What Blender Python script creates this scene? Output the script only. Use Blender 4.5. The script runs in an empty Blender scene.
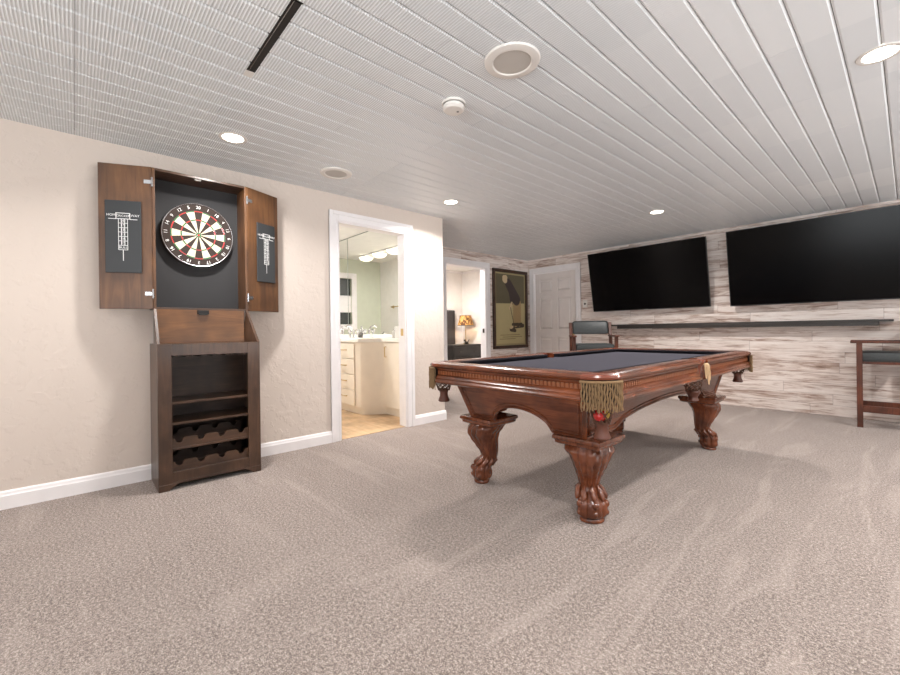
import bpy, bmesh, math, random
from mathutils import Vector, Matrix
random.seed(7)
PI = math.pi
C = bpy.context.scene.collection
XL, XA, YB, YE, ZC = -3.537, -4.728, 6.238, 3.10, 2.273   # dart wall, alcove wall, back wall, dart wall's end, ceiling

# ------------------------------------------------------------------ materials
def lin(c):
    return tuple(((v/255)/12.92 if v/255 <= .04045 else ((v/255+.055)/1.055)**2.4) for v in c) + (1,)
class NT:
    def __init__(s, name):
        s.m = bpy.data.materials.new(name); s.m.use_nodes = True
        s.t = s.m.node_tree; s.b = s.t.nodes['Principled BSDF']; s.co = None
    def n(s, typ, ins=None, **kw):
        d = s.t.nodes.new('ShaderNode'+typ)
        for k, v in kw.items(): setattr(d, k, v)
        for k, v in (ins or {}).items():
            if hasattr(v, 'is_output'): s.t.links.new(v, d.inputs[k])
            else: d.inputs[k].default_value = v
        return d
    def obj(s):
        if not s.co: s.co = s.n('TexCoord').outputs['Object']
        return s.co
    def map(s, scale=(1,1,1), vec=None, rot=(0,0,0), loc=(0,0,0)):
        return s.n('Mapping', {'Vector': vec or s.obj(), 'Scale': scale, 'Rotation': rot, 'Location': loc}).outputs[0]
    def noise(s, scale, vec=None, detail=3, rough=.5, dist=0):
        return s.n('TexNoise', {'Vector': vec or s.obj(), 'Scale': scale, 'Detail': detail, 'Roughness': rough, 'Distortion': dist}).outputs[0]
    def ramp(s, fac, stops):
        r = s.n('ValToRGB', {'Fac': fac}); e = r.color_ramp.elements
        while len(e) < len(stops): e.new(.5)
        for i, (p, c) in enumerate(stops): e[i].position = p; e[i].color = lin(c) if max(c) > 1 else (*c[:3], 1)
        return r.outputs[0]
    def val(s, fac, a, b, lo=0, hi=1):
        return s.n('MapRange', {0: fac, 1: lo, 2: hi, 3: a, 4: b}).outputs[0]
    def math(s, op, a, b=0.0, c=0.0):
        return s.n('Math', {0: a, 1: b, 2: c}, operation=op).outputs[0]
    def mix(s, fac, a, b, blend='MIX'):
        d = s.n('Mix', data_type='RGBA', blend_type=blend)
        for k, v in ((0, fac), (6, a), (7, b)):
            if hasattr(v, 'is_output'): s.t.links.new(v, d.inputs[k])
            else: d.inputs[k].default_value = v
        return d.outputs[2]
    def bump(s, h, strength=.3, dist=.01):
        s.t.links.new(s.n('Bump', {'Height': h, 'Strength': strength, 'Distance': dist}).outputs[0], s.b.inputs['Normal'])
    def set(s, **kw):
        for k, v in kw.items():
            k = {'col': 'Base Color', 'rough': 'Roughness', 'metal': 'Metallic', 'spec': 'Specular IOR Level', 'coat': 'Coat Weight', 'emit': 'Emission Color', 'estr': 'Emission Strength', 'sheen': 'Sheen Weight', 'trans': 'Transmission Weight'}[k]
            if hasattr(v, 'is_output'): s.t.links.new(v, s.b.inputs[k])
            else: s.b.inputs[k].default_value = v
        return s
def plain(name, c, rough=.5, **kw):
    t = NT(name)
    f = t.noise(9, detail=4)
    a = lin(c); t.set(col=t.mix(f, tuple(v*.93 for v in a[:3])+(1,), tuple(min(1, v*1.07) for v in a[:3])+(1,)), rough=rough, **kw)
    return t.m
def wood(name, dark, light, axis='z', rough=.3, scale=1, coat=0.0, bump=.08):
    t = NT(name)
    sc = {'x': (1.5, 14, 14), 'y': (14, 1.5, 14), 'z': (14, 14, 1.5)}[axis]
    g = t.noise(2.2*scale, t.map(sc), 5, .6, 1.2)
    b = t.noise(5*scale, None, 3)
    c1 = t.ramp(g, [(.28, dark), (.72, light)])
    c2 = t.mix(t.val(b, 0, .75, .38, .68), c1, lin(tuple(int(v*.68) for v in dark)))
    t.set(col=c2, rough=t.val(g, rough*1.2, rough*.85), coat=coat)
    t.b.inputs['Coat Roughness'].default_value = .12
    t.bump(g, bump, .004)
    return t.m
def emitter(name, c, s):
    t = NT(name); t.set(col=lin(c), emit=lin(c), estr=s); return t.m

M = {}
def mats():
    # painted wall
    t = NT('wall_paint'); n = t.noise(16, None, 4); k = t.noise(70, None, 3)
    t.set(col=t.mix(t.noise(.8), lin((212,199,188)), lin((217,204,194))), rough=.75, spec=.25)
    t.bump(t.math('ADD', t.val(n, 0, 1, .5, .6), t.math('MULTIPLY', k, .35)), .22, .006); M['wall'] = t.m
    M['trim'] = plain('trim_white', (240,236,236), .4)
    M['door'] = plain('door_white', (228,220,216), .42)
    # carpet
    t = NT('carpet')
    f1 = t.noise(230, None, 3, .75); f2 = t.noise(85, None, 3, .7)
    st = t.noise(1.3, t.map((1, 1, 1), rot=(0, 0, .5)), 3, .55, 1.6)
    px = t.n('SeparateXYZ', {0: t.obj()})
    away = t.val(t.math('ADD', px.outputs[0], t.math('MULTIPLY', st, 1.2)), 0, 1, -1.5, -.7)
    st2 = t.noise(1.0, t.map((6.5, .9, 1), rot=(0, 0, .10)), 3, .6, .9)
    st3 = t.noise(1.0, t.map((.9, 6.0, 1), rot=(0, 0, .18), loc=(3, 1, 0)), 3, .6, .9)
    pile = t.math('ADD', t.math('MULTIPLY', f1, .6), t.math('MULTIPLY', f2, .4))
    c = t.ramp(pile, [(.38, (54,44,39)), (.5, (136,120,111)), (.62, (210,195,186))])
    nap = t.math('ADD', t.math('ADD', t.math('MULTIPLY', away, t.val(st2, 0, .95, .53, .62)), t.math('MULTIPLY', t.math('SUBTRACT', 1, away), t.val(st3, 0, .8, .53, .63))), t.val(st, 0, .35, .40, .62))
    c = t.mix(t.math('MULTIPLY', nap, .20), c, lin((198,182,173)))
    t.set(col=c, rough=.95, spec=.1, sheen=.25)
    t.bump(pile, .9, .012); M['carpet'] = t.m
    # whitewashed boards
    t = NT('whitewashed_boards')
    s = t.n('SeparateXYZ', {0: t.obj()}); u = t.math('ADD', s.outputs[0], s.outputs[1]); z = s.outputs[2]
    rz = t.math('MULTIPLY', z, 1/.118); row = t.math('FLOOR', rz); fr = t.math('FRACT', rz)
    wn = t.n('TexWhiteNoise', {'W': row}, noise_dimensions='1D').outputs[0]
    uu = t.math('ADD', t.math('MULTIPLY', u, 1/1.15), t.math('MULTIPLY', wn, 7.3))
    colx = t.math('FLOOR', uu); fu = t.math('FRACT', uu)
    tone = t.n('TexWhiteNoise', {'Vector': t.n('CombineXYZ', {0: row, 1: colx}).outputs[0]}, noise_dimensions='2D').outputs[0]
    v = t.n('CombineXYZ', {0: t.math('ADD', t.math('MULTIPLY', u, 1.7), t.math('MULTIPLY', tone, 31)), 1: t.math('MULTIPLY', z, 15), 2: t.math('MULTIPLY', row, 3.7)}).outputs[0]
    g = t.noise(1.3, v, 6, .68, .7)
    v2 = t.n('CombineXYZ', {0: t.math('MULTIPLY', u, 5.0), 1: t.math('MULTIPLY', z, 70), 2: t.math('MULTIPLY', row, 1.7)}).outputs[0]
    g2 = t.noise(1.0, v2, 4, .6)
    gg = t.math('ADD', t.math('MULTIPLY', g, .72), t.math('MULTIPLY', g2, .28))
    gg = t.math('ADD', gg, t.val(tone, -.045, .045))
    c = t.ramp(gg, [(.33, (128,104,92)), (.42, (190,168,156)), (.50, (226,213,205)), (.66, (242,233,227))])
    gap = t.math('MINIMUM', t.math('LESS_THAN', fr, .025), .5)
    gap2 = t.math('MINIMUM', t.math('LESS_THAN', fu, .004), .4)
    c = t.mix(t.math('MAXIMUM', gap, gap2), c, lin((118,98,88)))
    t.set(col=c, rough=.7, spec=.2); t.bump(gg, .15, .004); M['boards'] = t.m
    # ceiling planks (ribbed metal)
    t = NT('ceiling_planks')
    s = t.n('SeparateXYZ', {0: t.obj()}); x, y = s.outputs[0], s.outputs[1]
    ix = t.math('FLOOR', t.math('MULTIPLY', t.math('ADD', x, .075), 1/.6225)); iy = t.math('FLOOR', t.math('MULTIPLY', t.math('ADD', y, -.013), 1/.61))
    tone = t.n('TexWhiteNoise', {'Vector': t.n('CombineXYZ', {0: ix, 1: iy}).outputs[0]}, noise_dimensions='2D').outputs[0]
    base = t.mix(tone, lin((232,237,240)), lin((241,245,247)))
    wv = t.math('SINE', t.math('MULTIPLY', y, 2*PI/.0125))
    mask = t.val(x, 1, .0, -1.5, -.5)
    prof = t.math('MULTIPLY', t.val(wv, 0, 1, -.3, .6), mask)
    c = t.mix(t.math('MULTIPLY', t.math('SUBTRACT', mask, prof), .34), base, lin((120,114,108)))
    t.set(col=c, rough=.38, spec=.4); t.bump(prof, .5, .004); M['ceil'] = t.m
    M['ceilwhite'] = plain('ceiling_white_plaster', (238,236,232), .7)
    M['plastic'] = plain('white_plastic', (226,222,216), .4)
    M['grille'] = plain('grey_speaker_grille', (190,185,178), .6)
    M['glow'] = emitter('lamp_lens', (255,246,232), 14)
    M['black'] = plain('black_slot', (14,12,11), .5)
    M['sensor'] = plain('dark_sensor', (90,86,82), .5)
    # dart cabinet
    M['cab'] = wood('walnut_stain', (68,47,35), (96,69,51), 'z', .33, 1, .15)
    M['cabx'] = wood('walnut_stain_lengthwise', (68,47,35), (96,69,51), 'y', .33, 1, .15)
    M['cabin'] = wood('warm_brown_veneer', (92,58,32), (156,104,58), 'y', .38, .5, .1)
    M['cabdoor'] = wood('warm_brown_door_veneer', (84,54,34), (128,88,54), 'z', .38, .6, .1)
    M['cabdark'] = wood('dark_interior_wood', (56,42,34), (82,63,52), 'y', .4)
    M['felt'] = plain('black_backing', (46,45,46), .8)
    M['slate'] = plain('blackboard_slate', (50,52,54), .55)
    M['chalk'] = plain('white_print', (232,232,230), .6)
    M['brass'] = NT('brass').set(col=lin((205,178,128)), metal=1.0, rough=.28).m
    M['steel'] = NT('brushed_steel').set(col=lin((200,200,202)), metal=1.0, rough=.25).m
    M['sisal_white'] = plain('cream_sisal', (216,203,172), .85)
    M['sisal_black'] = plain('dark_sisal', (48,36,30), .85)
    M['red'] = plain('red_sisal', (178,44,40), .8); M['green'] = plain('green_sisal', (48,110,66), .8)
    # pool table
    M['cherry'] = wood('cherry_gloss', (92,46,27), (142,78,46), 'x', .24, .8, .35, .04)
    M['cherryy'] = wood('cherry_gloss_long', (92,46,27), (142,78,46), 'y', .24, .8, .35, .04)
    M['cherryz'] = wood('cherry_gloss_carved', (92,46,27), (146,80,47), 'z', .22, 1.2, .35, .06)
    M['dentil'] = plain('gold_brown_dentil', (132,78,48), .3)
    M['cap'] = plain('russet_leather_cap', (118,60,42), .25, coat=.4)
    M['boot'] = plain('brown_leather', (90,50,36), .4)
    M['fringe'] = plain('olive_gold_cord', (130,103,71), .8)
    M['net'] = plain('dark_brown_net', (84,54,38), .75)
    M['goldcord'] = plain('pale_gold_cord', (206,176,136), .7)
    t = NT('grey_cloth'); n = t.noise(400, None, 2); t.set(col=t.mix(n, lin((66,64,72)), lin((84,82,90))), rough=.95, spec=.05); t.bump(n, .1, .001); M['cloth'] = t.m
    t = NT('black_cloth'); n = t.noise(400, None, 2); t.set(col=t.mix(n, lin((30,29,34)), lin((40,39,45))), rough=.9, spec=.1); M['cushion'] = t.m  # darker than the bed cloth, with shade put into the colour
    M['liner'] = plain('dark_pocket_liner', (30,22,18), .7)
    # chairs
    M['chair'] = wood('dark_cherry_chair', (72,34,20), (112,58,34), 'z', .48, 1, 0)
    M['vinyl'] = NT('black_vinyl')
    t = M['vinyl']; n = t.noise(120, None, 3); t.set(col=t.mix(n, lin((46,49,50)), lin((58,62,62))), rough=.42); t.bump(n, .08, .002); M['vinyl'] = t.m
    # tv
    M['screen'] = NT('tv_screen').set(col=lin((5,5,6)), rough=.2, spec=.13).m
    M['bezel'] = plain('tv_black_plastic', (16,16,17), .35)
    M['ledge'] = plain('charcoal_paint', (50,45,42), .4)
    # bathroom + bedroom
    M['oak'] = wood('pale_oak_floor', (186,150,112), (216,184,146), 'x', .4, .7)
    M['green_wall'] = plain('pale_green_paint', (206,210,192), .7)
    M['cream'] = plain('cream_laminate', (238,228,212), .35)
    M['top'] = plain('white_countertop', (246,242,234), .25)
    M['mirror'] = NT('mirror_silver').set(col=(.93,.95,.94,1), metal=1.0, rough=.015).m
    M['seam'] = plain('mirror_edge', (150,156,152), .3)
    M['bowl'] = emitter('frosted_glass_bowl', (255,246,228), 1.25)
    M['win'] = NT('night_glass').set(col=lin((52,56,56)), rough=.08).m
    M['chrome'] = NT('chrome').set(col=lin((225,225,228)), metal=1.0, rough=.08).m
    M['bedwall'] = plain('bedroom_white_paint', (238,234,230), .75)
    M['nightstand'] = wood('black_brown_furniture', (38,34,32), (58,52,48), 'y', .4)
    M['headboard'] = plain('dark_grey_fabric', (70,64,62), .85)
    M['brownfab'] = plain('brown_fabric', (104,72,56), .85)
    t = NT('amber_shade'); n = t.noise(14, t.map((1, 1, .6)), 3, .5, 1)
    cc = t.ramp(n, [(.40, (96,56,24)), (.5, (196,142,74)), (.62, (226,180,112))]); t.set(col=cc, rough=.7, emit=cc, estr=.35); M['shade'] = t.m
    M['iron'] = plain('dark_iron', (58,48,40), .45)
    # picture
    M['pframe'] = wood('dark_walnut_frame', (54,34,24), (82,54,38), 'z', .35)
    M['olive'] = plain('print_olive_dark', (98,90,68), .6); M['sand'] = plain('print_sand', (182,168,124), .6)
    M['pborder'] = plain('print_border', (160,146,108), .6)
    M['jacket'] = plain('print_jacket', (66,54,52), .6); M['trousers'] = plain('print_trousers', (164,138,96), .6)
    M['skin'] = plain('print_flesh', (200,178,140), .6); M['pdark'] = plain('print_dark', (72,60,46), .6)
    M['ink'] = plain('print_ink', (128,110,72), .6)
    M['ballred'] = NT('red_ball').set(col=lin((176,28,28)), rough=.08, coat=.5).m
    M['ballyel'] = NT('yellow_ball').set(col=lin((214,176,70)), rough=.08, coat=.5).m
mats()

# ------------------------------------------------------------------ mesh building
class MB:
    def __init__(s): s.v = []; s.f = []; s.mi = []; s.m = 0
    def add(s, vs, fs):
        o = len(s.v); s.v += [tuple(v) for v in vs]
        for f in fs: s.f.append(tuple(i+o for i in f)); s.mi.append(s.m)
        return s
    def box(s, a, b, mat=None):
        x0,y0,z0 = a; x1,y1,z1 = b
        vs = [Vector(p) for p in ((x0,y0,z0),(x1,y0,z0),(x1,y1,z0),(x0,y1,z0),(x0,y0,z1),(x1,y0,z1),(x1,y1,z1),(x0,y1,z1))]
        if mat: vs = [mat @ v for v in vs]
        return s.add(vs, [(3,2,1,0),(4,5,6,7),(0,1,5,4),(1,2,6,5),(2,3,7,6),(3,0,4,7)])
    def grid(s, rows, closed=True, cap=True):
        n = len(rows[0]); vs = [p for r in rows for p in r]; fs = []
        for i in range(len(rows)-1):
            for j in range(n if closed else n-1):
                k = (j+1) % n; fs.append((i*n+j, i*n+k, (i+1)*n+k, (i+1)*n+j))
        if cap and closed: fs += [tuple(range(n))[::-1], tuple((len(rows)-1)*n+j for j in range(n))]
        return s.add(vs, fs)
    def lathe(s, prof, seg=32, c=(0,0,0), cap=True, axis='z', a0=0, a1=None):
        rows = []; full = a1 is None
        n = seg if full else seg+1
        for r, h in prof:
            row = []
            for j in range(n):
                a = 2*PI*j/seg if full else a0+(a1-a0)*j/seg
                p = (r*math.cos(a), r*math.sin(a), h)
                if axis == 'x': p = (p[2], p[0], p[1])
                if axis == 'y': p = (p[0], p[2], p[1])
                row.append((c[0]+p[0], c[1]+p[1], c[2]+p[2]))
            rows.append(row)
        return s.grid(rows, full, cap)
    def prism(s, poly, h0, h1, ax='z'):
        def P(a, b, h): return {'z': (a,b,h), 'x': (h,a,b), 'y': (a,h,b)}[ax]
        return s.grid([[P(a,b,h0) for a,b in poly], [P(a,b,h1) for a,b in poly]])
    def tube(s, pts, r, seg=8, closed=False):
        pts = [Vector(p) for p in pts]; n = len(pts); rows = []; up = None
        for i, p in enumerate(pts):
            d = (pts[(i+1) % n]-pts[i-1]) if closed else (pts[min(i+1,n-1)]-pts[max(i-1,0)])
            d.normalize()
            if up is None: up = Vector((0,0,1)) if abs(d.z) < .9 else Vector((1,0,0))
            a = d.cross(up)
            if a.length < 1e-6: a = d.cross(Vector((1,.3,0)))
            a.normalize(); b = a.cross(d).normalized(); up = b
            rr = r[i] if isinstance(r, (list, tuple)) else r
            rows.append([p+rr*(math.cos(2*PI*j/seg)*a+math.sin(2*PI*j/seg)*b) for j in range(seg)])
        if closed: rows.append(rows[0]); return s.grid(rows, True, False)
        return s.grid(rows)
    def sphere(s, c, r, seg=16, sc=(1,1,1)):
        prof = [(max(1e-4, math.sin(PI*i/(seg//2))), -math.cos(PI*i/(seg//2))) for i in range(seg//2+1)]
        rows = [[(c[0]+r*sc[0]*q*math.cos(2*PI*j/seg), c[1]+r*sc[1]*q*math.sin(2*PI*j/seg), c[2]+r*sc[2]*h) for j in range(seg)] for q, h in prof]
        return s.grid(rows)
    def build(s, name, mat, parent=None, loc=None, rot=None, smooth=False, bevel=0, seg=2, fix=True):
        me = bpy.data.meshes.new(name); me.from_pydata([tuple(v) for v in s.v], [], s.f)
        for m in (mat if isinstance(mat, (list, tuple)) else [mat]): me.materials.append(M[m])
        for p, i in zip(me.polygons, s.mi): p.material_index = i
        if fix:
            bm = bmesh.new(); bm.from_mesh(me); bmesh.ops.recalc_face_normals(bm, faces=bm.faces); bm.to_mesh(me); bm.free()
        if smooth:
            for p in me.polygons: p.use_smooth = True
            try: me.set_sharp_from_angle(angle=math.radians(40 if smooth is True else smooth))
            except Exception: pass
        o = bpy.data.objects.new(name, me); C.objects.link(o)
        if parent: o.parent = parent
        if loc: o.location = loc
        if rot: o.rotation_euler = rot
        if bevel:
            b = o.modifiers.new('bevel', 'BEVEL'); b.width = bevel; b.segments = seg; b.limit_method = 'ANGLE'; b.angle_limit = .6
        return o
def tag(o, label=None, cat=None, group=None, kind=None):
    for k, v in (('label', label), ('category', cat), ('group', group), ('kind', kind)):
        if v: o[k] = v
    return o
def thing(name, label, cat, loc=(0,0,0), rz=0, group=None):
    o = bpy.data.objects.new(name, None); C.objects.link(o); o.location = loc; o.rotation_euler = (0,0,rz); o.empty_display_size = .1
    return tag(o, label, cat, group)
def struct(name, mb, mat, **kw):
    return tag(mb.build(name, mat, **kw), kind='structure')
def copy_tree(o, parent=None):
    c = o.copy(); C.objects.link(c)
    if parent: c.parent = parent
    for ch in list(o.children): copy_tree(ch, c)
    return c
def text(body, size, mat_m, name, parent, depth=.0006, extra=None):
    # several strings [(txt, matrix)] as one mesh
    bm = bmesh.new()
    for txt, sz, mtx in body:
        cu = bpy.data.curves.new('lettering', 'FONT'); cu.body = txt; cu.size = sz; cu.extrude = depth; cu.align_x = 'CENTER'; cu.align_y = 'CENTER'; cu.resolution_u = 3
        ob = bpy.data.objects.new('lettering', cu); C.objects.link(ob)
        dg = bpy.context.evaluated_depsgraph_get()
        me = bpy.data.meshes.new_from_object(ob.evaluated_get(dg)); me.transform(mtx); bm.from_mesh(me)
        bpy.data.objects.remove(ob); bpy.data.curves.remove(cu); bpy.data.meshes.remove(me)
    me = bpy.data.meshes.new(name)
    if extra:
        em = bpy.data.meshes.new('x'); em.from_pydata([tuple(v) for v in extra.v], [], extra.f); bm.from_mesh(em); bpy.data.meshes.remove(em)
    bm.to_mesh(me); bm.free(); me.materials.append(M[mat_m])
    for p in me.polygons: p.material_index = 0
    o = bpy.data.objects.new(name, me); C.objects.link(o); o.parent = parent
    return o

# ------------------------------------------------------------------ room shell
XR, YF = 3.4, -2.6          # right and front walls, out of frame
WT = .12
struct('floor', MB().box((XA-.1, YF-.1, -.1), (XR+.1, YB+.1, 0)), 'carpet')
struct('floor_bathroom', MB().box((-7.4, 1.35, -.1), (XL-.02, YE-.02, .004)), 'oak')
struct('floor_bedroom', MB().box((-6.7, 3.3, -.1), (XA-.06, YB, .002)), 'carpet')
# ceiling: bevelled planks running to the back wall, slot left open for the air vent
def ceiling():
    b = MB(); w = .1245; n0, n1 = -29, 38
    ys = [YF-.05] + [.013+.61*k for k in range(-4, 11)] + [YB+.05]
    rnd = random.Random(3)
    for n in range(n0, n1):
        xr = -.075-w*n; xl = xr-w
        if xl < XA-.1: continue
        segs = []; cur = ys[0] if xl > XL-.13 else YE-.03
        for y in ys[1:-1]:
            if y <= cur: continue
            if 12 <= n <= 16 and abs(y-.623) < .02:
                segs.append((cur, .626)); cur = .666
            elif abs(y-.013) < .01 and n > 15 or rnd.random() < .28:
                segs.append((cur, y-.001)); cur = y+.001
        segs.append((cur, ys[-1]))
        g, d = .0095, .006
        for a, c in segs:
            prof = [(xl+.0012, ZC+.012), (xl+.0012, ZC+d), (xl+g, ZC), (xr-g, ZC), (xr-.0012, ZC+d), (xr-.0012, ZC+.012)]
            b.prism(prof, a, c, 'y')
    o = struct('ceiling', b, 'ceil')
    struct('ceiling_deck', MB().box((XL-.06, YF-.2, ZC+.03), (XR+.2, YB+.2, ZC+.1)).box((XA-.06, YE-.03, ZC+.03), (XL-.06, YB+.2, ZC+.1)), 'black')
ceiling()
struct('ceiling_bathroom', MB().box((-7.4, 1.3, 2.40), (XL-.01, YE, 2.5)), 'ceilwhite')
struct('ceiling_bedroom', MB().box((-6.7, 3.1, ZC), (XA-.02, YB+.1, ZC+.1)), 'ceilwhite')
# left wall with the bathroom opening
DY0, DY1, DZ = 1.815, 2.575, 2.028
b = MB(); b.box((XL-WT, YF, 0), (XL, DY0, 2.45)); b.box((XL-WT, DY1, 0), (XL, YE, 2.45)); b.box((XL-WT, DY0, DZ), (XL, DY1, 2.45))
struct('wall_left', b, 'wall')
struct('wall_end', MB().box((XA-.1, YE-.07, 0), (XL-WT, YE, 2.45)), 'wall')
b = MB(); AY0, AY1, AZ = 4.200, 5.085, 2.040
b.box((XA-WT, YE, 0), (XA, AY0, ZC+.03)); b.box((XA-WT, AY1, 0), (XA, YB+.1, ZC+.03)); b.box((XA-WT, AY0, AZ), (XA, AY1, ZC+.03))
struct('wall_alcove', b, 'boards')
KX0, KX1, KZ = -4.60, -3.745, 2.02
b = MB(); b.box((XA, YB, 0), (KX0, YB+WT, ZC+.03)); b.box((KX1, YB, 0), (XR, YB+WT, ZC+.03)); b.box((KX0, YB, KZ), (KX1, YB+WT, ZC+.03))
struct('wall_back', b, 'boards')
def wall_added_window(name, n, axis, plane, sgn, a0, a1, w0, w1, z0, z1):  # wall out of view, with a window added to brighten the ceiling
    def bx(b, p, q, d0, d1, lo, hi):
        e0, e1 = sorted((plane+sgn*d0, plane+sgn*d1))
        return b.box((e0, p, lo), (e1, q, hi)) if axis == 'x' else b.box((p, e0, lo), (q, e1, hi))
    b = MB(); bx(b, a0, w0, 0, WT, 0, ZC+.03); bx(b, w1, a1, 0, WT, 0, ZC+.03); bx(b, w0, w1, 0, WT, z1, ZC+.03)
    if z0 > 0: bx(b, w0, w1, 0, WT, 0, z0)
    struct(name, b, 'wall')
    b = MB(); f = .05
    bx(b, w0, w0+f, -.02, WT, z0, z1); bx(b, w1-f, w1, -.02, WT, z0, z1); bx(b, w0+f, w1-f, -.02, WT, z1-f, z1); bx(b, w0+f, w1-f, -.02, WT, z0, z0+f)
    k = max(2, round((w1-w0)/1.3))
    for i in range(1, k): c = w0+(w1-w0)*i/k; bx(b, c-f/2, c+f/2, 0, WT, z0+f, z1-f)
    struct(n, b, 'trim')
    l = bpy.data.lights.new('daylight_portal', 'AREA'); l.shape = 'RECTANGLE'; l.size = w1-w0; l.size_y = z1-z0; l.cycles.is_portal = True
    o = bpy.data.objects.new('daylight_portal', l); C.objects.link(o); m_ = (w0+w1)/2
    o.location = (plane+sgn*(WT+.02), m_, (z0+z1)/2) if axis == 'x' else (m_, plane+sgn*(WT+.02), (z0+z1)/2)
    o.rotation_euler = Vector((-sgn, 0, 0) if axis == 'x' else (0, -sgn, 0)).to_track_quat('-Z', 'Y').to_euler()
wall_added_window('wall_right', 'window_2', 'x', XR, 1, YF-WT, YB+WT, 1.2, 5.0, .45, 2.1)  # added window, out of view, lights the far ceiling
wall_added_window('wall_front', 'window_3', 'y', YF, -1, XL-WT, XR, -1.4, 2.6, .05, 2.1)  # added window, out of view, for more light on the ceiling
struct('trim_ceiling', MB().prism([(YB, ZC-.038), (YB-.012, ZC-.03), (YB-.02, ZC-.006), (YB-.02, ZC), (YB, ZC)], XA, XR, 'x').box((XA, YE, ZC-.03), (XA+.012, YB, ZC)), 'boards')
def base_prof(h=.105, t=.016):
    return [(0,0),(t,0),(t,h*.72),(t*.75,h*.80),(t*.6,h*.92),(t*.25,h),(0,h)]
def baseboard(name, y0, y1, x, sgn=1, axis='y'):
    b = MB(); pr = base_prof()
    if axis == 'y': b.grid([[(x+sgn*t, y, z) for t, z in pr] for y in (y0, y1)])
    else: b.grid([[(y, x+sgn*t, z) for t, z in pr] for y in (y0, y1)])
    struct(name, b, 'trim')
baseboard('baseboard_left', YF, DY0-.092, XL)
baseboard('baseboard_end', DY1+.092, YE+.012, XL)
baseboard('baseboard_alcove', YE, AY0-.09, XA); baseboard('baseboard_picture', AY1+.09, YB, XA)
baseboard('baseboard_front', XL, XR, YF, 1, 'x'); baseboard('baseboard_right', YF, YB, XR, -1)
def casing(name, plane, a0, a1, zt, w, t, axis, sgn, depth, mat='trim'):
    # door casing on a wall face, stepped profile, plus the jamb lining
    b = MB()
    def bx(p0, p1, q0, q1, z0, z1):
        lo, hi = sorted((plane+sgn*q0, plane+sgn*q1))
        if axis == 'y': b.box((lo, p0, z0), (hi, p1, z1))
        else: b.box((p0, lo, z0), (p1, hi, z1))
    for q, i0, i1 in ((t*.6, 0, w), (t, w*.62, w), (t*.8, .008, w*.22)):
        bx(a0-i1, a0-i0, 0, q, 0, zt+i1); bx(a1+i0, a1+i1, 0, q, 0, zt+i1); bx(a0-i0, a1+i0, 0, q, zt+i0, zt+i1)
    j = .012
    bx(a0-.001, a0+j, -depth, .001, 0, zt); bx(a1-j, a1+.001, -depth, .001, 0, zt); bx(a0+j, a1-j, -depth, .001, zt-j, zt+.001)
    return struct(name, b, mat, bevel=.003)
tb = casing('trim_bathroom_door', XL, DY0, DY1, DZ, .092, .022, 'y', 1, WT)
tag(MB().box((XL-.075, DY0+.011, .925), (XL-.035, DY0+.016, 1.015)).box((XL-.065, DY0+.015, .95), (XL-.045, DY0+.019, .99)).build('latch_plate', 'brass', tb), 'brass pocket door latch plate')
tag(MB().box((XL-.075, DY1-.016, .955), (XL-.035, DY1-.011, 1.03)).build('latch_plate', 'brass', tb), 'brass strike plate')
tb = casing('trim_bedroom_door', XA, AY0, AY1, AZ, .085, .02, 'y', 1, WT)
MB().box((XA-.07, AY1-.015, .96), (XA-.03, AY1-.011, 1.03)).build('strike_plate', 'iron', tb)
casing('trim_back_door', YB, KX0, KX1, KZ, .09, .02, 'x', -1, .05)
# six-panel door in the back wall
b = MB(); yb = YB+.02; W = KX1-KX0
b.box((KX0+.014, yb+.022, .01), (KX1-.014, yb+.035, KZ-.014))
cols = [(KX0+.11, KX0+W/2-.05), (KX0+W/2+.05, KX1-.11)]; rows = [(.22, .86), (1.0, 1.56), (1.67, 1.90)]
for z0, z1 in ((.01, .22), (.86, 1.0), (1.56, 1.67), (1.90, KZ-.016)):
    for x0, x1 in cols: b.box((x0, yb, z0), (x1, yb+.0215, z1))
for x0, x1 in ((KX0+.014, cols[0][0]), (cols[0][1], cols[1][0]), (cols[1][1], KX1-.014)): b.box((x0, yb, .01), (x1, yb+.0215, KZ-.016))
for c0, c1 in cols:
    for z0, z1 in rows:
        q = .03
        b.grid([[(c0+.014, yb+.022, z0+.014), (c1-.014, yb+.022, z0+.014), (c1-.014, yb+.022, z1-.014), (c0+.014, yb+.022, z1-.014)],
                [(c0+q+.012, yb+.003, z0+q+.012), (c1-q-.012, yb+.003, z0+q+.012), (c1-q-.012, yb+.003, z1-q-.012), (c0+q+.012, yb+.003, z1-q-.012)]])
d = struct('door_1', b, 'door', bevel=.003)
MB().lathe([(.03,0),(.03,-.006),(.012,-.012),(.011,-.03),(.026,-.04),(.028,-.05),(.018,-.06),(.001,-.062)], 20, (KX1-.07, yb, .93), axis='y').build('door_knob', 'brass', d, smooth=True)

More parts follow.
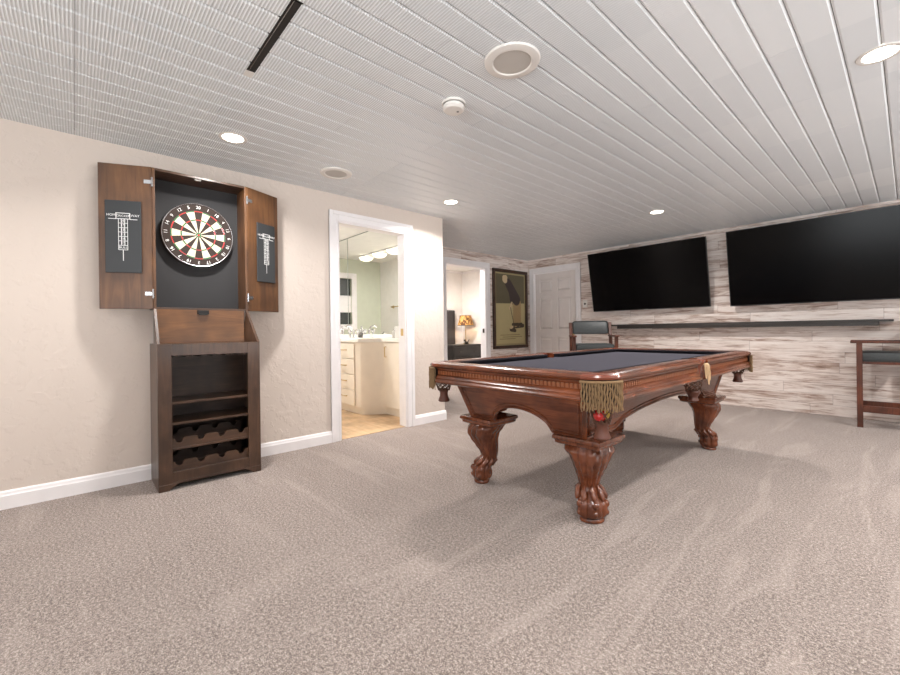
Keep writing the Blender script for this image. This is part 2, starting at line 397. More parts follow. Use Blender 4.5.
# ------------------------------------------------------------------ ceiling fixtures
def downlight(x, y, label, r=.062):
    t = thing('ceiling_downlight', label, 'ceiling light', (x, y, ZC), group='recessed ceiling downlights')
    MB().lathe([(r,.0),(r,-.002),(r+.008,-.005),(r+.02,-.003),(r+.022,.0)], 40, cap=False).build('trim_ring', 'plastic', t, smooth=True)
    MB().lathe([(.0005,-.0035),(r*.6,-.0032),(r,-.001)], 40, cap=False).build('lens', 'glow', t, smooth=True)
    return t
lamps = [(-2.94,.776,'round recessed ceiling light nearest above the dart cabinet'), (-3.03,2.77,'round recessed ceiling light just above the wall corner beside the bathroom doorway'),
         (-1.848,4.748,'round recessed ceiling light in front of the left television'), (-.083,2.818,'large bright recessed ceiling light cut by the upper right edge')]
LX = list(lamps)
for x, y, l in lamps: downlight(x, y, l)
def speaker(x, y, r, label):
    t = thing('ceiling_speaker', label, 'speaker', (x, y, ZC), group='round ceiling speakers')
    MB().lathe([(r*.66,-.006),(r*.70,-.012),(r*.86,-.012),(r*.97,-.008),(r,0)], 48, cap=False).build('rim', 'plastic', t, smooth=True)
    MB().lathe([(.0005,-.0085),(r*.5,-.008),(r*.68,-.007)], 48, cap=False).build('grille', 'grille', t, smooth=True)
speaker(-1.251, 1.548, .132, 'large round white ceiling speaker with grey grille next to the smoke detector')
speaker(-3.062, 1.561, .125, 'round white ceiling speaker between two recessed lights over the bathroom door')
t = thing('smoke_detector', 'small round white smoke detector hanging from the ceiling planks', 'smoke detector', (-1.70, 1.585, ZC))
MB().lathe([(.066,0),(.066,-.012),(.062,-.014),(.062,0)], 40).build('base_plate', 'plastic', t, smooth=True)
MB().lathe([(.054,-.012),(.054,-.018),(.06,-.02),(.06,-.036),(.052,-.044),(.02,-.046),(.0005,-.046)], 40, cap=False).build('body', 'plastic', t, smooth=True)
MB().lathe([(.0005,-.048),(.006,-.0475),(.008,-.045)], 12, (.012,.02,0), cap=False).build('indicator', 'sensor', t)
t = thing('ceiling_air_slot', 'long narrow black air slot cut into the ribbed ceiling', 'air vent', (-1.85, .646, ZC))
MB().box((-.34,-.024,.004),(.29,.024,.028)).build('slot_back', 'black', t)
MB().box((-.285,-.0105,-.001),(.279,-.0085,.02)).build('blade', 'steel', t)
MB().box((-.285,-.0195,.0005),(.279,-.012,.004)).box((-.285,-.007,.0005),(.279,.0195,.004)).build('channel', 'black', t)
MB().box((-.339,-.019,-.0002),(-.286,.019,.004)).build('end_plate', 'plastic', t)

# ------------------------------------------------------------------ dart cabinet
T = thing('dart_cabinet', 'tall dark brown dartboard cabinet with open doors and wine rack below', 'dart cabinet', (XL, .69, 0))
oy = -.69
HF, FD = .205, .355     # hutch depth, base depth
y0, y1 = .383+oy, 1.000+oy; oy0, oy1 = .460+oy, .918+oy; oz0, oz1 = .113, .862
hy0, hy1, hz0, hz1 = .386+oy, .968+oy, 1.170, 2.103
b = MB()
for ya in (y0, y1-.018): MB().box((.018, ya, .03), (FD-.02, ya+.018, .94)).build('side_panel', 'cab', T, bevel=.002)
MB().box((.02, y0+.018, .05), (.03, y1-.018, .93)).build('back_panel', 'cabdark', T)
MB().box((.018, y0+.018, .922), (FD-.02, y1-.018, .94)).build('bin_floor', 'cabx', T)
MB().box((.03, y0+.018, .095), (FD-.02, y1-.018, .113)).build('bottom_panel', 'cabdark', T)
# face frame with arched bottom rail and bracket feet
b = MB(); xf0, xf1 = FD-.02, FD
b.box((xf0, y0, .03), (xf1, oy0, .94)); b.box((xf0, oy1, .03), (xf1, y1, .94)); b.box((xf0, oy0, oz1), (xf1, oy1, .94)); b.box((xf0, oy0, .05), (xf1, oy1, oz0))
b.box((xf0, oy0, .036), (xf1, oy1, .05))
b.build('face_frame', 'cab', T, bevel=.002)
b = MB()
for s, ya in ((1, y0), (-1, y1)):
    pts = [(ya, 0), (ya+s*.055, 0), (ya+s*.075, .018), (ya+s*.105, .034), (ya+s*.105, .042), (ya, .042)]
    o = MB().prism(pts, xf0-.005, xf1+.003, 'x').box((.02, min(ya, ya+s*.02), 0), (xf0, max(ya, ya+s*.02), .035)).build('foot', 'cab', T, bevel=.002)
# shelves
for z in (.560, .426):
    MB().box((.03, y0+.018, z-.014), (FD-.024, y1-.018, z)).build('shelf', 'cabx', T, bevel=.001)
MB().box((.03, y0+.018, .262-.014), (FD-.024, y1-.018, .262)).build('shelf', 'cabx', T, bevel=.001)
# bottle cradles: a notched board in front, another behind
def cradle(z0, x, zt):
    n = 4; W = oy1-oy0+.03; a = oy0-.015
    top = []
    for k in range(n):
        c = a+W*(.115+.257*k)
        r = .024
        top += [(c-r-.008, zt), (c-r, zt-.006)]
        for i in range(9):
            th = PI+PI*i/8; top.append((c+r*.9*math.cos(th), zt-.006+r*1.1*math.sin(th)))
        top += [(c+r, zt-.006), (c+r+.008, zt)]
    poly = [(a, z0), (a+W, z0), (a+W, zt)] + top[::-1] + [(a, zt)]
    b = MB()
    for i in range(len(top)-1):   # strip, so the notches stay open
        (p, zp), (q, zq) = top[i], top[i+1]
        b.prism([(p, z0), (q, z0), (q, zq), (p, zp)], x, x+.014, 'x')
    b.prism([(a, z0), (top[0][0], z0), (top[0][0], zt), (a, zt)], x, x+.014, 'x'); b.prism([(top[-1][0], z0), (a+W, z0), (a+W, zt), (top[-1][0], zt)], x, x+.014, 'x')
    return b
for z in (.262, oz0):
    cradle(z, FD-.045, z+.062).build('bottle_cradle', 'cabx', T)
    cradle(z, .12, z+.085).build('bottle_cradle', 'cabdark', T)
b = MB()
for k in range(6):
    yy = oy0+.03+k*(oy1-oy0-.06)/5
    b.prism([(yy-.008, .884), (yy+.008, .884), (yy+.008, oz1-.004), (yy+.026, oz1-.006), (yy+.026, oz1-.012), (yy-.026, oz1-.012), (yy-.026, oz1-.006), (yy-.008, oz1-.004)], .05, FD-.026, 'x')
b.build('stemware_rack', 'cabdark', T)
# open bin between base and hutch
MB().box((HF-.015, hy0+.012, .94), (HF, hy1-.03, 1.17)).build('bin_back', 'cabin', T)
def bin_side(yf, yt, yb, s):
    b = MB(); th = .016*s
    A = [(FD, yf, .94), (HF, yt, 1.172), (HF-.012, yt, 1.172), (HF-.012, yb, .94)]
    b.grid([A, [(x, y-th, z) for x, y, z in A]]); return b
bin_side(y1, hy1, hy1-.015, 1).build('bin_side', 'cab', T, bevel=.001); bin_side(y0, hy0, hy0, -1).build('bin_side', 'cab', T, bevel=.001)
MB().box((.012, hy0+.02, .94), (HF-.016, hy1-.02, 1.17)).build('bin_spine', 'cab', T)
# hutch box
b = MB(); w = .016
for ya in (hy0, hy1-w): MB().box((.004, ya, hz0), (HF, ya+w, hz1)).build('hutch_side', 'cabdoor', T, bevel=.0015)
MB().box((.004, hy0+w, hz1-w), (HF, hy1-w, hz1)).build('hutch_top', 'cabx', T, bevel=.0015)
MB().box((.004, hy0+w, hz0), (HF, hy1-w, hz0+.012)).build('hutch_bottom', 'cabx', T, bevel=.0015)
MB().box((.004, hy0+w, hz0+.012), (.016, hy1-w, hz1-w)).build('backing_panel', 'felt', T)
MB().box((HF-.012, .635+oy, hz0-.030), (HF+.012, .707+oy, hz0-.002)).box((HF-.004, .645+oy, hz0-.036), (HF+.016, .697+oy, hz0-.028)).build('latch', 'black', T, bevel=.002)
MB().box((HF-.03, .634+oy, hz1-w-.007), (HF-.012, .672+oy, hz1-w)).build('magnet_catch', 'plastic', T, bevel=.002)
# doors folded back towards the wall
def cab_door(yh, xo, yo, s, name):
    dy, dx = (yo-yh), (xo-HF); L = math.hypot(dx, dy); ang = math.atan2(dx, dy*1.0)
    # local frame: u along door from hinge outwards, n = face normal towards the room
    u = Vector((dx, dy, 0))/L; n = Vector((-u.y, u.x, 0)); n = n if n.x > 0 else -n
    mt = Matrix(((u.x, n.x, 0, HF+.002), (u.y, n.y, 0, yh), (0, 0, 1, 0), (0, 0, 0, 1)))
    d = MB().box((.003, -.018, hz0), (L, 0, hz1), mt).build('door', 'cabdoor', T, bevel=.002)
    # slate scoreboard
    return d, mt, L
TX = lambda mt, u, z, mirror=1: mt @ Matrix(((mirror,0,0,u),(0,0,-1,0),(0,1,0,z),(0,0,0,1)))
def scoreboard(d, mt, L, u0, u1, z0, z1, mirror):
    sb = MB().box((u0, .001, z0), (u1, .012, z1), mt).build('scoreboard', 'slate', d, bevel=.003)
    c = (u0+u1)/2; w = u1-u0; zt = z1-(z1-z0)*.215; ff = .0126
    ex = MB()
    def bar(a, z, b, zz): ex.box((a, .0122, z), (b, ff, zz), mt)
    bw, bh = w*.19, .018
    for zz in (zt-bh, zt+bh): bar(c-bw, zz-.0022, c+bw, zz+.0022)
    for uu in (c-bw, c+bw): bar(uu-.0022, zt-bh-.0022, uu+.0022, zt+bh+.0022)
    for a in (-1, 1):
        lo, hi = sorted((c+a*bw, c+a*w*.40)); bar(lo, zt-bh-.004, hi, zt-bh)
    zc = zt-bh; rh = .0285; cw = w*.125
    for k in range(8): bar(c-cw, zc-k*rh-.0016, c+cw, zc-k*rh+.0016)
    for uu in (-cw, -cw*.38, cw*.38, cw): bar(c+uu-.0016, zc-7*rh if abs(uu) > cw*.5 else zc-6*rh, c+uu+.0016, zc)
    bar(c-.002, zc-7*rh-.07, c+.002, zc-7*rh)
    body = [('CRICKET', .019, TX(mt @ Matrix.Translation((0, .0124, 0)), c, zt, mirror))]
    for a, tx in ((-1, 'HOME'), (1, 'AWAY')): body.append((tx, .021, TX(mt @ Matrix.Translation((0, .0124, 0)), c+a*w*.30*mirror, zt+.004, mirror)))
    for k, tx in enumerate(('20','19','18','17','16','15','BULL')): body.append((tx, .026 if k < 6 else .02, TX(mt @ Matrix.Translation((0, .0124, 0)), c, zc-(k+.5)*rh, mirror)))
    text(body, 0, 'chalk', 'score_grid', sb, .0004, ex)
for side in (0, 1):
    if side == 0: d, mt, L = cab_door(hy0, .085, .117+oy, -1, 'door')
    else: d, mt, L = cab_door(hy1, .085, 1.236+oy, 1, 'door')
    if side == 0: scoreboard(d, mt, L, .060, .256, 1.402, 1.866, -1)
    else: scoreboard(d, mt, L, .082, .252, 1.400, 1.856, 1)
    for z in (hz0+.10, hz1-.10):
        MB().tube([mt @ Vector((.0, .003, z-.03)), mt @ Vector((.0, .003, z+.03))], .006, 10).box((.0, 0, z-.012), (.045, .003, z+.012), mt).box((-.006, -.02, z-.022), (.004, .004, z+.022), mt).build('hinge', 'steel', d)

# dartboard
D = thing('dartboard', 'round bristle dartboard with cream and dark wedges hanging in the cabinet', 'dartboard', (XL+.025, .678, 1.722))
R = .229; rr = [.008, .017, .105, .113, .167, .175, R*.985]
MB().lathe([(.0005,0),(R,0),(R,.036),(R*.99,.038),(.0005,.038)], 80, axis='x', cap=False).build('board_core', 'sisal_black', D, smooth=True)
b = MB()
def ring_seg(r0, r1, a0, a1, x, m, n=6):
    b.m = m; rows = [[(x, r*math.sin(a0+(a1-a0)*i/n), r*math.cos(a0+(a1-a0)*i/n)) for i in range(n+1)] for r in (r0, r1)]
    b.grid(rows, False, False)
for k in range(20):
    a0 = -PI/20+k*PI/10; a1 = a0+PI/10; dk = k % 2 == 0
    ring_seg(rr[1], rr[2], a0, a1, .0385, 0 if dk else 1); ring_seg(rr[3], rr[4], a0, a1, .0385, 0 if dk else 1)
    ring_seg(rr[2], rr[3], a0, a1, .0385, 2 if dk else 3); ring_seg(rr[4], rr[5], a0, a1, .0385, 2 if dk else 3)
    ring_seg(rr[0], rr[1], a0, a1, .0385, 3); ring_seg(.0005, rr[0], a0, a1, .0385, 2)
b.build('playing_face', ['sisal_black','sisal_white','red','green'], D)
b = MB()
for k in range(20):
    a = -PI/20+k*PI/10; b.tube([(.0395, r*math.sin(a), r*math.cos(a)) for r in (rr[1], rr[5])], .0007, 5)
for r in rr[:6]: b.tube([(.0395, r*math.sin(2*PI*i/72), r*math.cos(2*PI*i/72)) for i in range(72)], .0007, 5, True)
b.build('wire_web', 'steel', D)
MB().tube([(.040, R*.985*math.sin(2*PI*i/80), R*.985*math.cos(2*PI*i/80)) for i in range(80)], .0035, 8, True).build('number_wire', 'steel', D, smooth=True)
nums = '20 1 18 4 13 6 10 15 2 17 3 19 7 16 8 11 14 9 12 5'.split()
body = []
for k, s_ in enumerate(nums):
    a = k*PI/10; p = R*.875
    body.append((s_, .031, Matrix.Translation((.0392, p*math.sin(a), p*math.cos(a))) @ Matrix.Rotation(-a, 4, 'X') @ Matrix(((0,0,1,0),(1,0,0,0),(0,1,0,0),(0,0,0,1)))))
text(body, 0, 'chalk', 'number_print', D)

# ------------------------------------------------------------------ pool table
P = thing('pool_table', 'large carved cherry wood pool table with dark grey cloth and claw feet', 'pool table', (-1.52, 2.97, 0))
hx, hy, RZ = .645, 1.27, .80
# rail profile: (distance inwards from the outer face, z)
RP = [(.125,.792),(.10,.799),(.05,.800),(.018,.797),(.006,.790),(.002,.780),(.006,.772),(.014,.766),(.020,.762),(.024,.752),(.028,.748),(.028,.722),(.022,.718),(.014,.712),(.008,.702),(.010,.694),(.004,.688),(.0,.680),(.003,.672),(.010,.668),(.03,.664),(.125,.664)]
def rail(axis, side, a, b_, name='rail'):
    m = MB(); rows = []
    for t in (a, b_):
        rows.append([((t, side*(hy-o), z) if axis == 'x' else (side*(hx-o), t, z)) for o, z in RP])
    m.grid(rows); o = m.build(name, 'cherry' if axis == 'x' else 'cherryy', P, smooth=30)
    dm = MB(); n = int((b_-a)/.0235)
    for i in range(n):
        c = a+(i+.5)*(b_-a)/n
        if axis == 'x': dm.box((c-.0072, side*(hy-.0285)-.0055, .7245), (c+.0072, side*(hy-.0285)+.0055, .7465))
        else: dm.box((side*(hx-.0285)-.0055, c-.0072, .7245), (side*(hx-.0285)+.0055, c+.0072, .7465))
    dm.build('dentil_trim', 'dentil', o)
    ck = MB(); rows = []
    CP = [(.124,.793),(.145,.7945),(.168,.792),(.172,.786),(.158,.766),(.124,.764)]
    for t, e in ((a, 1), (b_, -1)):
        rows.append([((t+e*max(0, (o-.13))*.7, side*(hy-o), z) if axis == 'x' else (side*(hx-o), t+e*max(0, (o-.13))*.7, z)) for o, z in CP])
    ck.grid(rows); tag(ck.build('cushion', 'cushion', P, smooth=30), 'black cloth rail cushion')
cc, sp = .132, .062
for s in (-1, 1):
    rail('x', s, -hx+cc, hx-cc)
    rail('y', s, -hy+cc, -sp); rail('y', s, sp, hy-cc)
q = .20
bed = [(hx-.13, -hy+q), (hx-.13, -.055), (hx-.165, 0), (hx-.13, .055), (hx-.13, hy-q), (hx-q, hy-.13), (-hx+q, hy-.13), (-hx+.13, hy-q), (-hx+.13, .055), (-hx+.165, 0), (-hx+.13, -.055), (-hx+.13, -hy+q), (-hx+q, -hy+.13), (hx-q, -hy+.13)]
tag(MB().prism(bed, .742, .766).build('playing_surface', 'cloth', P), 'dark grey cloth playing surface')
# apron: tapered box with an arch on each side
TXx, TXy, BXx, BXy, AZ1, AZ0 = .456, 1.13, .405, 1.045, .664, .436
def arch(t, L, flat, crest):
    # underside height at distance t from the middle
    f = abs(t)
    if f >= flat: return AZ0
    k = f/flat
    if k > .90: return AZ0+(1-k)/.10*(crest-AZ0)*.33
    return AZ0+(crest-AZ0)*(.33+.67*(1-(k/.90)**2)**.75)
def apron_side(axis, side):
    m = MB(); Lt, Lb = (TXx, BXx) if axis == 'x' else (TXy, BXy)
    flat, crest = (.215, .548) if axis == 'x' else (.74, .532)
    N = 80; th = .025
    def pt(t, z, inn):
        k = (z-AZ0)/(AZ1-AZ0); half = Lb+(Lt-Lb)*k; out = (BXy+(TXy-BXy)*k) if axis == 'x' else (BXx+(TXx-BXx)*k)
        a = max(-half, min(half, t*half)); r = side*(out-inn)
        return (a, r, z) if axis == 'x' else (r, a, z)
    rows = []
    ts = [-1+2*i/N for i in range(N+1)]
    for inn in (0, th):
        for nm in (0, 1):
            pass
    top0 = [pt(t, AZ1, 0) for t in ts]; bot0 = [pt(t, arch(t*Lb, Lb, flat, crest), 0) for t in ts]
    mid0 = [pt(t, AZ1-.03, 0) for t in ts]
    bot1 = [pt(t, arch(t*Lb, Lb, flat, crest), th) for t in ts]; top1 = [pt(t, AZ1, th) for t in ts]
    m.grid([top0, mid0, bot0, bot1, top1, top0], False, False)
    o = m.build('apron_panel', 'cherry' if axis == 'x' else 'cherryy', P)
    # raised moulding that follows the arch and the ends
    e = .026; path = []
    for t in ts:
        tt = t*(1-e/Lb*1.3); z = arch(tt*Lb, Lb, flat, crest)+e
        path.append(pt(tt, z, -.001))
    path = [pt(-(1-e/Lb*1.3), AZ1-.035, -.001)]+path+[pt((1-e/Lb*1.3), AZ1-.035, -.001)]
    MB().tube(path, .006, 8).build('panel_moulding', 'cherry' if axis == 'x' else 'cherryy', o, smooth=True)
    path = [pt(t*.999, arch(t*Lb, Lb, flat, crest)+.006, -.001) for t in ts]
    MB().tube(path, .007, 8).build('edge_bead', 'cherry' if axis == 'x' else 'cherryy', o, smooth=True)
for s in (-1, 1): apron_side('x', s); apron_side('y', s)
MB().box((-TXx+.03, -TXy+.03, .66), (TXx-.03, TXy-.03, .742)).build('slate_bed', 'cherry', P)
for sx in (-1, 1):
    for sy in (-1, 1):   # corner post covers the mitre of the apron
        MB().tube([(sx*(BXx-.004), sy*(BXy-.004), AZ0), (sx*(TXx-.004), sy*(TXy-.004), AZ1)], .013, 10).build('corner_post', 'cherryz', P, smooth=True)
# legs
def rounded_sq(h, r, n=6):
    pts = []
    for k, (cx, cy) in enumerate(((h-r, h-r), (-h+r, h-r), (-h+r, -h+r), (h-r, -h+r))):
        for i in range(n+1):
            a = PI/2*k+PI/2*i/n; pts.append((cx+r*math.cos(a), cy+r*math.sin(a)))
    return pts
def make_leg(sx, sy):
    c = Vector((sx*.350, -.925 if sy < 0 else .862, 0)); dg = Vector((sx, sy, 0)).normalized()
    pl = MB()
    lv = [(.140,.440),(.147,.437),(.150,.430),(.150,.420),(.141,.413),(.138,.406),(.138,.398),(.124,.390),(.112,.386)]
    pl.grid([[(c.x+px*(1 if px*sx > 0 else .86), c.y+py*(1 if py*sy > 0 else .86), z) for px, py in rounded_sq(h, min(.012, h*.1))] for h, z in lv])
    # cabriole shaft: knee swings outwards, ankle tucks in, with carved flutes
    key = [(.402,.010,.108,.30),(.385,.018,.114,.32),(.36,.034,.114,.35),(.325,.046,.104,.4),(.285,.040,.090,.5),(.245,.026,.076,.6),(.205,.014,.063,.75),(.17,.012,.056,.9),(.14,.026,.056,1.0),(.12,.042,.060,1.0),(.10,.054,.062,1.0)]
    def ip(z):
        for (z1,o1,r1,q1),(z2,o2,r2,q2) in zip(key, key[1:]):
            if z1 >= z >= z2:
                t = (z1-z)/(z1-z2); t = t*t*(3-2*t)*.5+t*.5; return o1+(o2-o1)*t, r1+(r2-r1)*t, q1+(q2-q1)*t
        return key[-1][1:]
    m = MB(); rows = []; N = 96; da = math.atan2(dg.y, dg.x)
    for i in range(61):
        z = .402-(.302)*i/60; o, r, sq = ip(z)
        row = []
        for j in range(N):
            a = 2*PI*j/N; ca, sa = math.cos(a), math.sin(a)
            # square (aligned to the table) fading to round
            ks = 1/max(abs(ca), abs(sa)); k = 1+(min(ks, 1.22)-1)*(1-sq)*.8
            rel = a-da
            front = max(0, math.cos(rel))
            fl = abs(math.sin(rel*7+.5*math.sin(z*26)))**.7
            w = max(0, min(1, (z-.14)/.08))
            leaf = (.013*fl*(.35+.65*front)-.006)*w
            ear = .016*math.exp(-((z-.368)/.024)**2)*math.exp(-((abs(math.sin(rel))-1)/.22)**2)
            R_ = r*k*.92+leaf+ear
            row.append((c.x+dg.x*o+R_*ca, c.y+dg.y*o+R_*sa, z))
        rows.append(row)
    m.grid(rows)
    leg = m.build('leg', 'cherryz', P, smooth=60)
    pl.build('leg_plate', 'cherryz', leg, smooth=30)
    # claw and ball foot
    f = c+dg*.066; b = MB(); pd = Vector((-dg.y, dg.x, 0))
    def E(a): return dg*math.cos(a)*.86+pd*math.sin(a)*1.08      # the foot is broader than it is long
    pf = [(0,.046),(.004,.058),(.016,.060),(.022,.054),(.030,.062),(.045,.070),(.060,.071),(.075,.068),(.088,.070),(.104,.066),(.120,.058),(.138,.050),(.152,.044)]
    rows = []; NP = 80
    for z, r in pf:
        lob = 0 if z < .02 else min(1, (z-.02)/.02)
        rows.append([f-dg*max(0, (z-.09)*.5)+E(2*PI*k/NP)*(r+lob*(.013*abs(math.cos(2.5*2*PI*k/NP))**.6-.008))+Vector((0,0,z)) for k in range(NP)])
    b.grid(rows)
    for k in range(5):      # knuckles
        u = E((k-2)*2*PI/5); 
        for r, z, s_ in ((.066,.096,.017),(.067,.052,.014)): b.sphere(f+u*r+Vector((0,0,z)), s_, 12, (1,1,1.15))
    for k in range(9):      # leaf tips lying over the ankle
        u = E(2*PI*k/9); g0 = c+dg*.022; g1 = c+dg*.050
        b.tube([g0+u*.046+Vector((0,0,.176)), g0+u*.060+Vector((0,0,.152)), g1+u*.068+Vector((0,0,.128)), g1+u*.074+Vector((0,0,.112))], [.006,.015,.014,.004], 10)
    b.sphere((f.x-dg.x*.042, f.y-dg.y*.042, .06), .030, 14, (1,1,1.5))
    tag(b.build('claw_foot', 'cherryz', leg, smooth=60), 'carved claw and ball foot')
for sx in (-1, 1):
    for sy in (-1, 1): make_leg(sx, sy)
# pockets
def net_bag(m, c, r0, z0, r1, z1, n=8, lv=3):
    for d in (1, -1):
        for k in range(n):
            pts = []
            for i in range(lv*2+1):
                t = i/(lv*2); a = 2*PI*(k/n+d*t*lv/n/1.0)
                r = (r0+(r1-r0)*t)*(1+.12*math.sin(PI*t)); pts.append((c[0]+r*math.cos(a), c[1]+r*math.sin(a), z0+(z1-z0)*t))
            m.tube(pts, .003, 6)
    m.tube([(c[0]+r0*math.cos(2*PI*i/20), c[1]+r0*math.sin(2*PI*i/20), z0) for i in range(20)], .006, 6, True)
def corner_pocket(sx, sy):
    cx, cy = hx-cc, hy-cc; m = MB(); N = 24
    prof = [(.045,.786),(.052,.797),(.075,.8015),(.105,.799),(cc-.006,.792),(cc-.001,.782),(cc-.004,.772),(cc-.012,.768),(cc-.03,.766),(.06,.745),(.045,.70)]
    rows = []
    for i in range(N+1):
        a = PI/2*i/N; rows.append([(sx*(cx+r*math.cos(a)), sy*(cy+r*math.sin(a)), z) for r, z in prof])
    m.grid(rows, True, True); pk = m.build('corner_pocket', 'cap', P, smooth=40)
    # skirt behind the fringe
    rows = [[(sx*(cx+(cc-.014)*math.cos(PI/2*i/N)), sy*(cy+(cc-.014)*math.sin(PI/2*i/N)), z) for i in range(N+1)] for z in (.77, .668)]
    rows2 = [[(sx*(cx+(cc-.03)*math.cos(PI/2*i/N)), sy*(cy+(cc-.03)*math.sin(PI/2*i/N)), z) for i in range(N+1)] for z in (.668, .77)]
    MB().grid(rows+rows2+rows[:1], False, False).build('skirt', 'liner', pk)
    fr = MB(); rnd = random.Random(5)
    rf = cc+.002
    fr.tube([(sx*(cx+rf*math.cos(PI/2*i/N)), sy*(cy+rf*math.sin(PI/2*i/N)), .762) for i in range(N+1)], .006, 8)
    for layer in range(2):
        n = 17
        for k in range(n):
            a = PI/2*(k+.5+.45*layer-.22)/n; L = .118+rnd.random()*.02; pts = []; rads = []
            for i in range(13):
                t = i/12; sw = .003*math.sin(t*16+k*2+layer); z = .762-L*t; r = rf+.002-layer*.009+.002*math.sin(t*14+k*1.7)
                aa = a+sw*.5/rf; pts.append((sx*(cx+r*math.cos(aa)), sy*(cy+r*math.sin(aa)), z)); rads.append((.0036 if layer == 0 else .003)*(.9+.3*math.sin(t*34+k)))
            fr.tube(pts, rads, 6)
    tag(fr.build('fringe', 'fringe', pk, smooth=True), 'olive gold cord fringe')
    near = (sx, sy) == (1, -1)          # this bag hangs lower under the weight of two balls
    bc = (sx*(cx+(.05 if near else .03)), sy*(cy+.03)); dz = -.032 if near else .012
    nb = MB(); net_bag(nb, bc, .052, .690, .036, .598+dz); tag(nb.build('net', 'net', pk), 'dark knotted net')
    MB().lathe([(.034,.606),(.030,.594),(.026,.580),(.028,.560),(.034,.545),(.038,.532),(.034,.526),(.0005,.526)], 20, (*bc, dz), cap=False).build('leather_tip', 'boot', pk, smooth=True)
    return bc
bcs = {}
for sx in (-1, 1):
    for sy in (-1, 1): bcs[sx, sy] = corner_pocket(sx, sy)
def side_pocket(sx):
    m = MB(); N = 24; prof = [(.040,.786),(.046,.797),(.060,.801),(.072,.796),(.074,.786),(.070,.776),(.05,.745),(.040,.70)]
    c = (sx*(hx-.062), 0); rows = []
    for i in range(N+1):
        a = -PI/2+PI*i/N; rows.append([(c[0]+sx*r*math.cos(a)*.84, c[1]+r*math.sin(a), z) for r, z in prof])
    m.grid(rows, True, True); pk = m.build('side_pocket', 'cap', P, smooth=40)
    MB().box((min(sx*(hx-.03), sx*(hx-.11)), -sp, .664), (max(sx*(hx-.03), sx*(hx-.11)), sp, .76)).build('pocket_block', 'cherryy', pk, bevel=.004)
    nb = MB(); bc = (sx*(hx-.072), 0); net_bag(nb, bc, .052, .668, .036, .580); tag(nb.build('net', 'net', pk), 'dark knotted net')
    MB().lathe([(.040,.594),(.043,.586),(.034,.566),(.026,.552),(.029,.540),(.033,.532),(.028,.528),(.0005,.528)], 20, (*bc, 0), cap=False).build('leather_tip', 'boot', pk, smooth=True)
    tl = MB(); xo = sx*(hx+.004)
    for k, (yy, L) in enumerate(((-.026,.085),(-.004,.125),(.020,.10))):
        pts = []
        for i in range(21):
            t = i/20; th = 2*PI*t; pts.append((xo+sx*(.006+.004*(k % 2)+.008*math.sin(th/2)), yy*1.5+.011*math.sin(th), .766-L/2+L/2*math.cos(th)))
        tl.tube(pts, .0026, 6)
    tl.tube([(xo, -.03, .768), (xo+sx*.004, 0, .77), (xo, .03, .768)], .006, 8)
    tl.sphere((xo, 0, .756), .009, 10)
    tag(tl.build('tassel', 'goldcord', pk, smooth=True), 'pale gold looped cord tassel')
side_pocket(1); side_pocket(-1)
# balls resting in the near corner net
bx_, by_ = bcs[1, -1]
for nm, dx, dy, mt_, l in (('billiard_ball', .001, -.023, 'ballred', 'glossy red ball in the net pocket under the near corner fringe'), ('billiard_ball', -.006, .036, 'ballyel', 'yellow and cream ball in the net pocket under the near corner fringe')):
    tag(MB().sphere((0,0,0), .0285, 24).build(nm, mt_, loc=(-1.52+bx_+dx, 2.97+by_+dy, .604), smooth=180), l, 'billiard ball')

# ------------------------------------------------------------------ televisions and ledge
def tv(xc, zb, yt, ybm, w, h, label):
    ang = math.asin((ybm-yt)/h)     # top leans out of the wall
    t = thing('television', label, 'television', (xc, ybm, zb), group='wall mounted televisions'); t.rotation_euler = (ang, 0, 0)
    MB().box((-w/2, .0, 0), (w/2, .035, h)).box((-w*.3, .035, h*.15), (w*.3, .06, h*.6)).build('casing', 'bezel', t, bevel=.004)
    MB().box((-w/2+.008, -.003, .012), (w/2-.008, .001, h-.008)).build('screen', 'screen', t)
    bz = MB(); e = .007
    bz.box((-w/2, -.005, 0), (w/2, .0, .012)).box((-w/2, -.005, h-e), (w/2, 0, h)).box((-w/2, -.005, .012), (-w/2+e, 0, h-e)).box((w/2-e, -.005, .012), (w/2, 0, h-e))
    bz.build('bezel', 'bezel', t, bevel=.001)
    MB().box((-.03, -.006, -.006), (.03, .006, .003)).build('sensor_bar', 'grille', t)
    mm = MB(); 
    top = Matrix.Rotation(-ang, 4, 'X')
    d0 = YB-ybm
    for sxx in (-.2, .2): mm.box((sxx-.02, .05, h*.2), (sxx+.02, .075, h*.7))
    mm.box((-.3, .02, h*.3), (.3, YB-.004-ybm, h*.5), top @ Matrix.Translation((0, 0, 0)))
    mm.build('wall_mount', 'bezel', t)
tv(-2.55, 1.272, 5.955, 6.125, 1.635, .905, 'wide black wall television on the left, next to the closed white door')
tv(-.685, 1.262, 5.965, 6.125, 1.655, .925, 'wide black wall television on the right, cut by the picture edge')
t = thing('drink_ledge', 'long thin charcoal ledge fixed to the whitewashed wall under the televisions', 'ledge', (-1.60, YB, 1.04))
MB().box((-1.50, -.125, .000), (1.49, -.001, .020)).build('ledge_board', 'ledge', t, bevel=.003)
MB().box((-1.38, -.135, -.042), (1.385, -.02, .0)).box((-1.38, -.135, .0), (1.385, -.1255, .022)).build('apron_board', 'ledge', t, bevel=.003)
t = thing('wall_thermostat', 'small white wall plate with a dark dial beside the white door', 'thermostat', (-3.577, YB, 1.415))
MB().box((-.04, -.012, -.06), (.04, -.001, .06)).build('plate', 'plastic', t, bevel=.003)
MB().lathe([(.017,-.011),(.017,-.018),(.012,-.021),(.0005,-.021)], 20, axis='y', cap=False).build('dial', 'sensor', t)

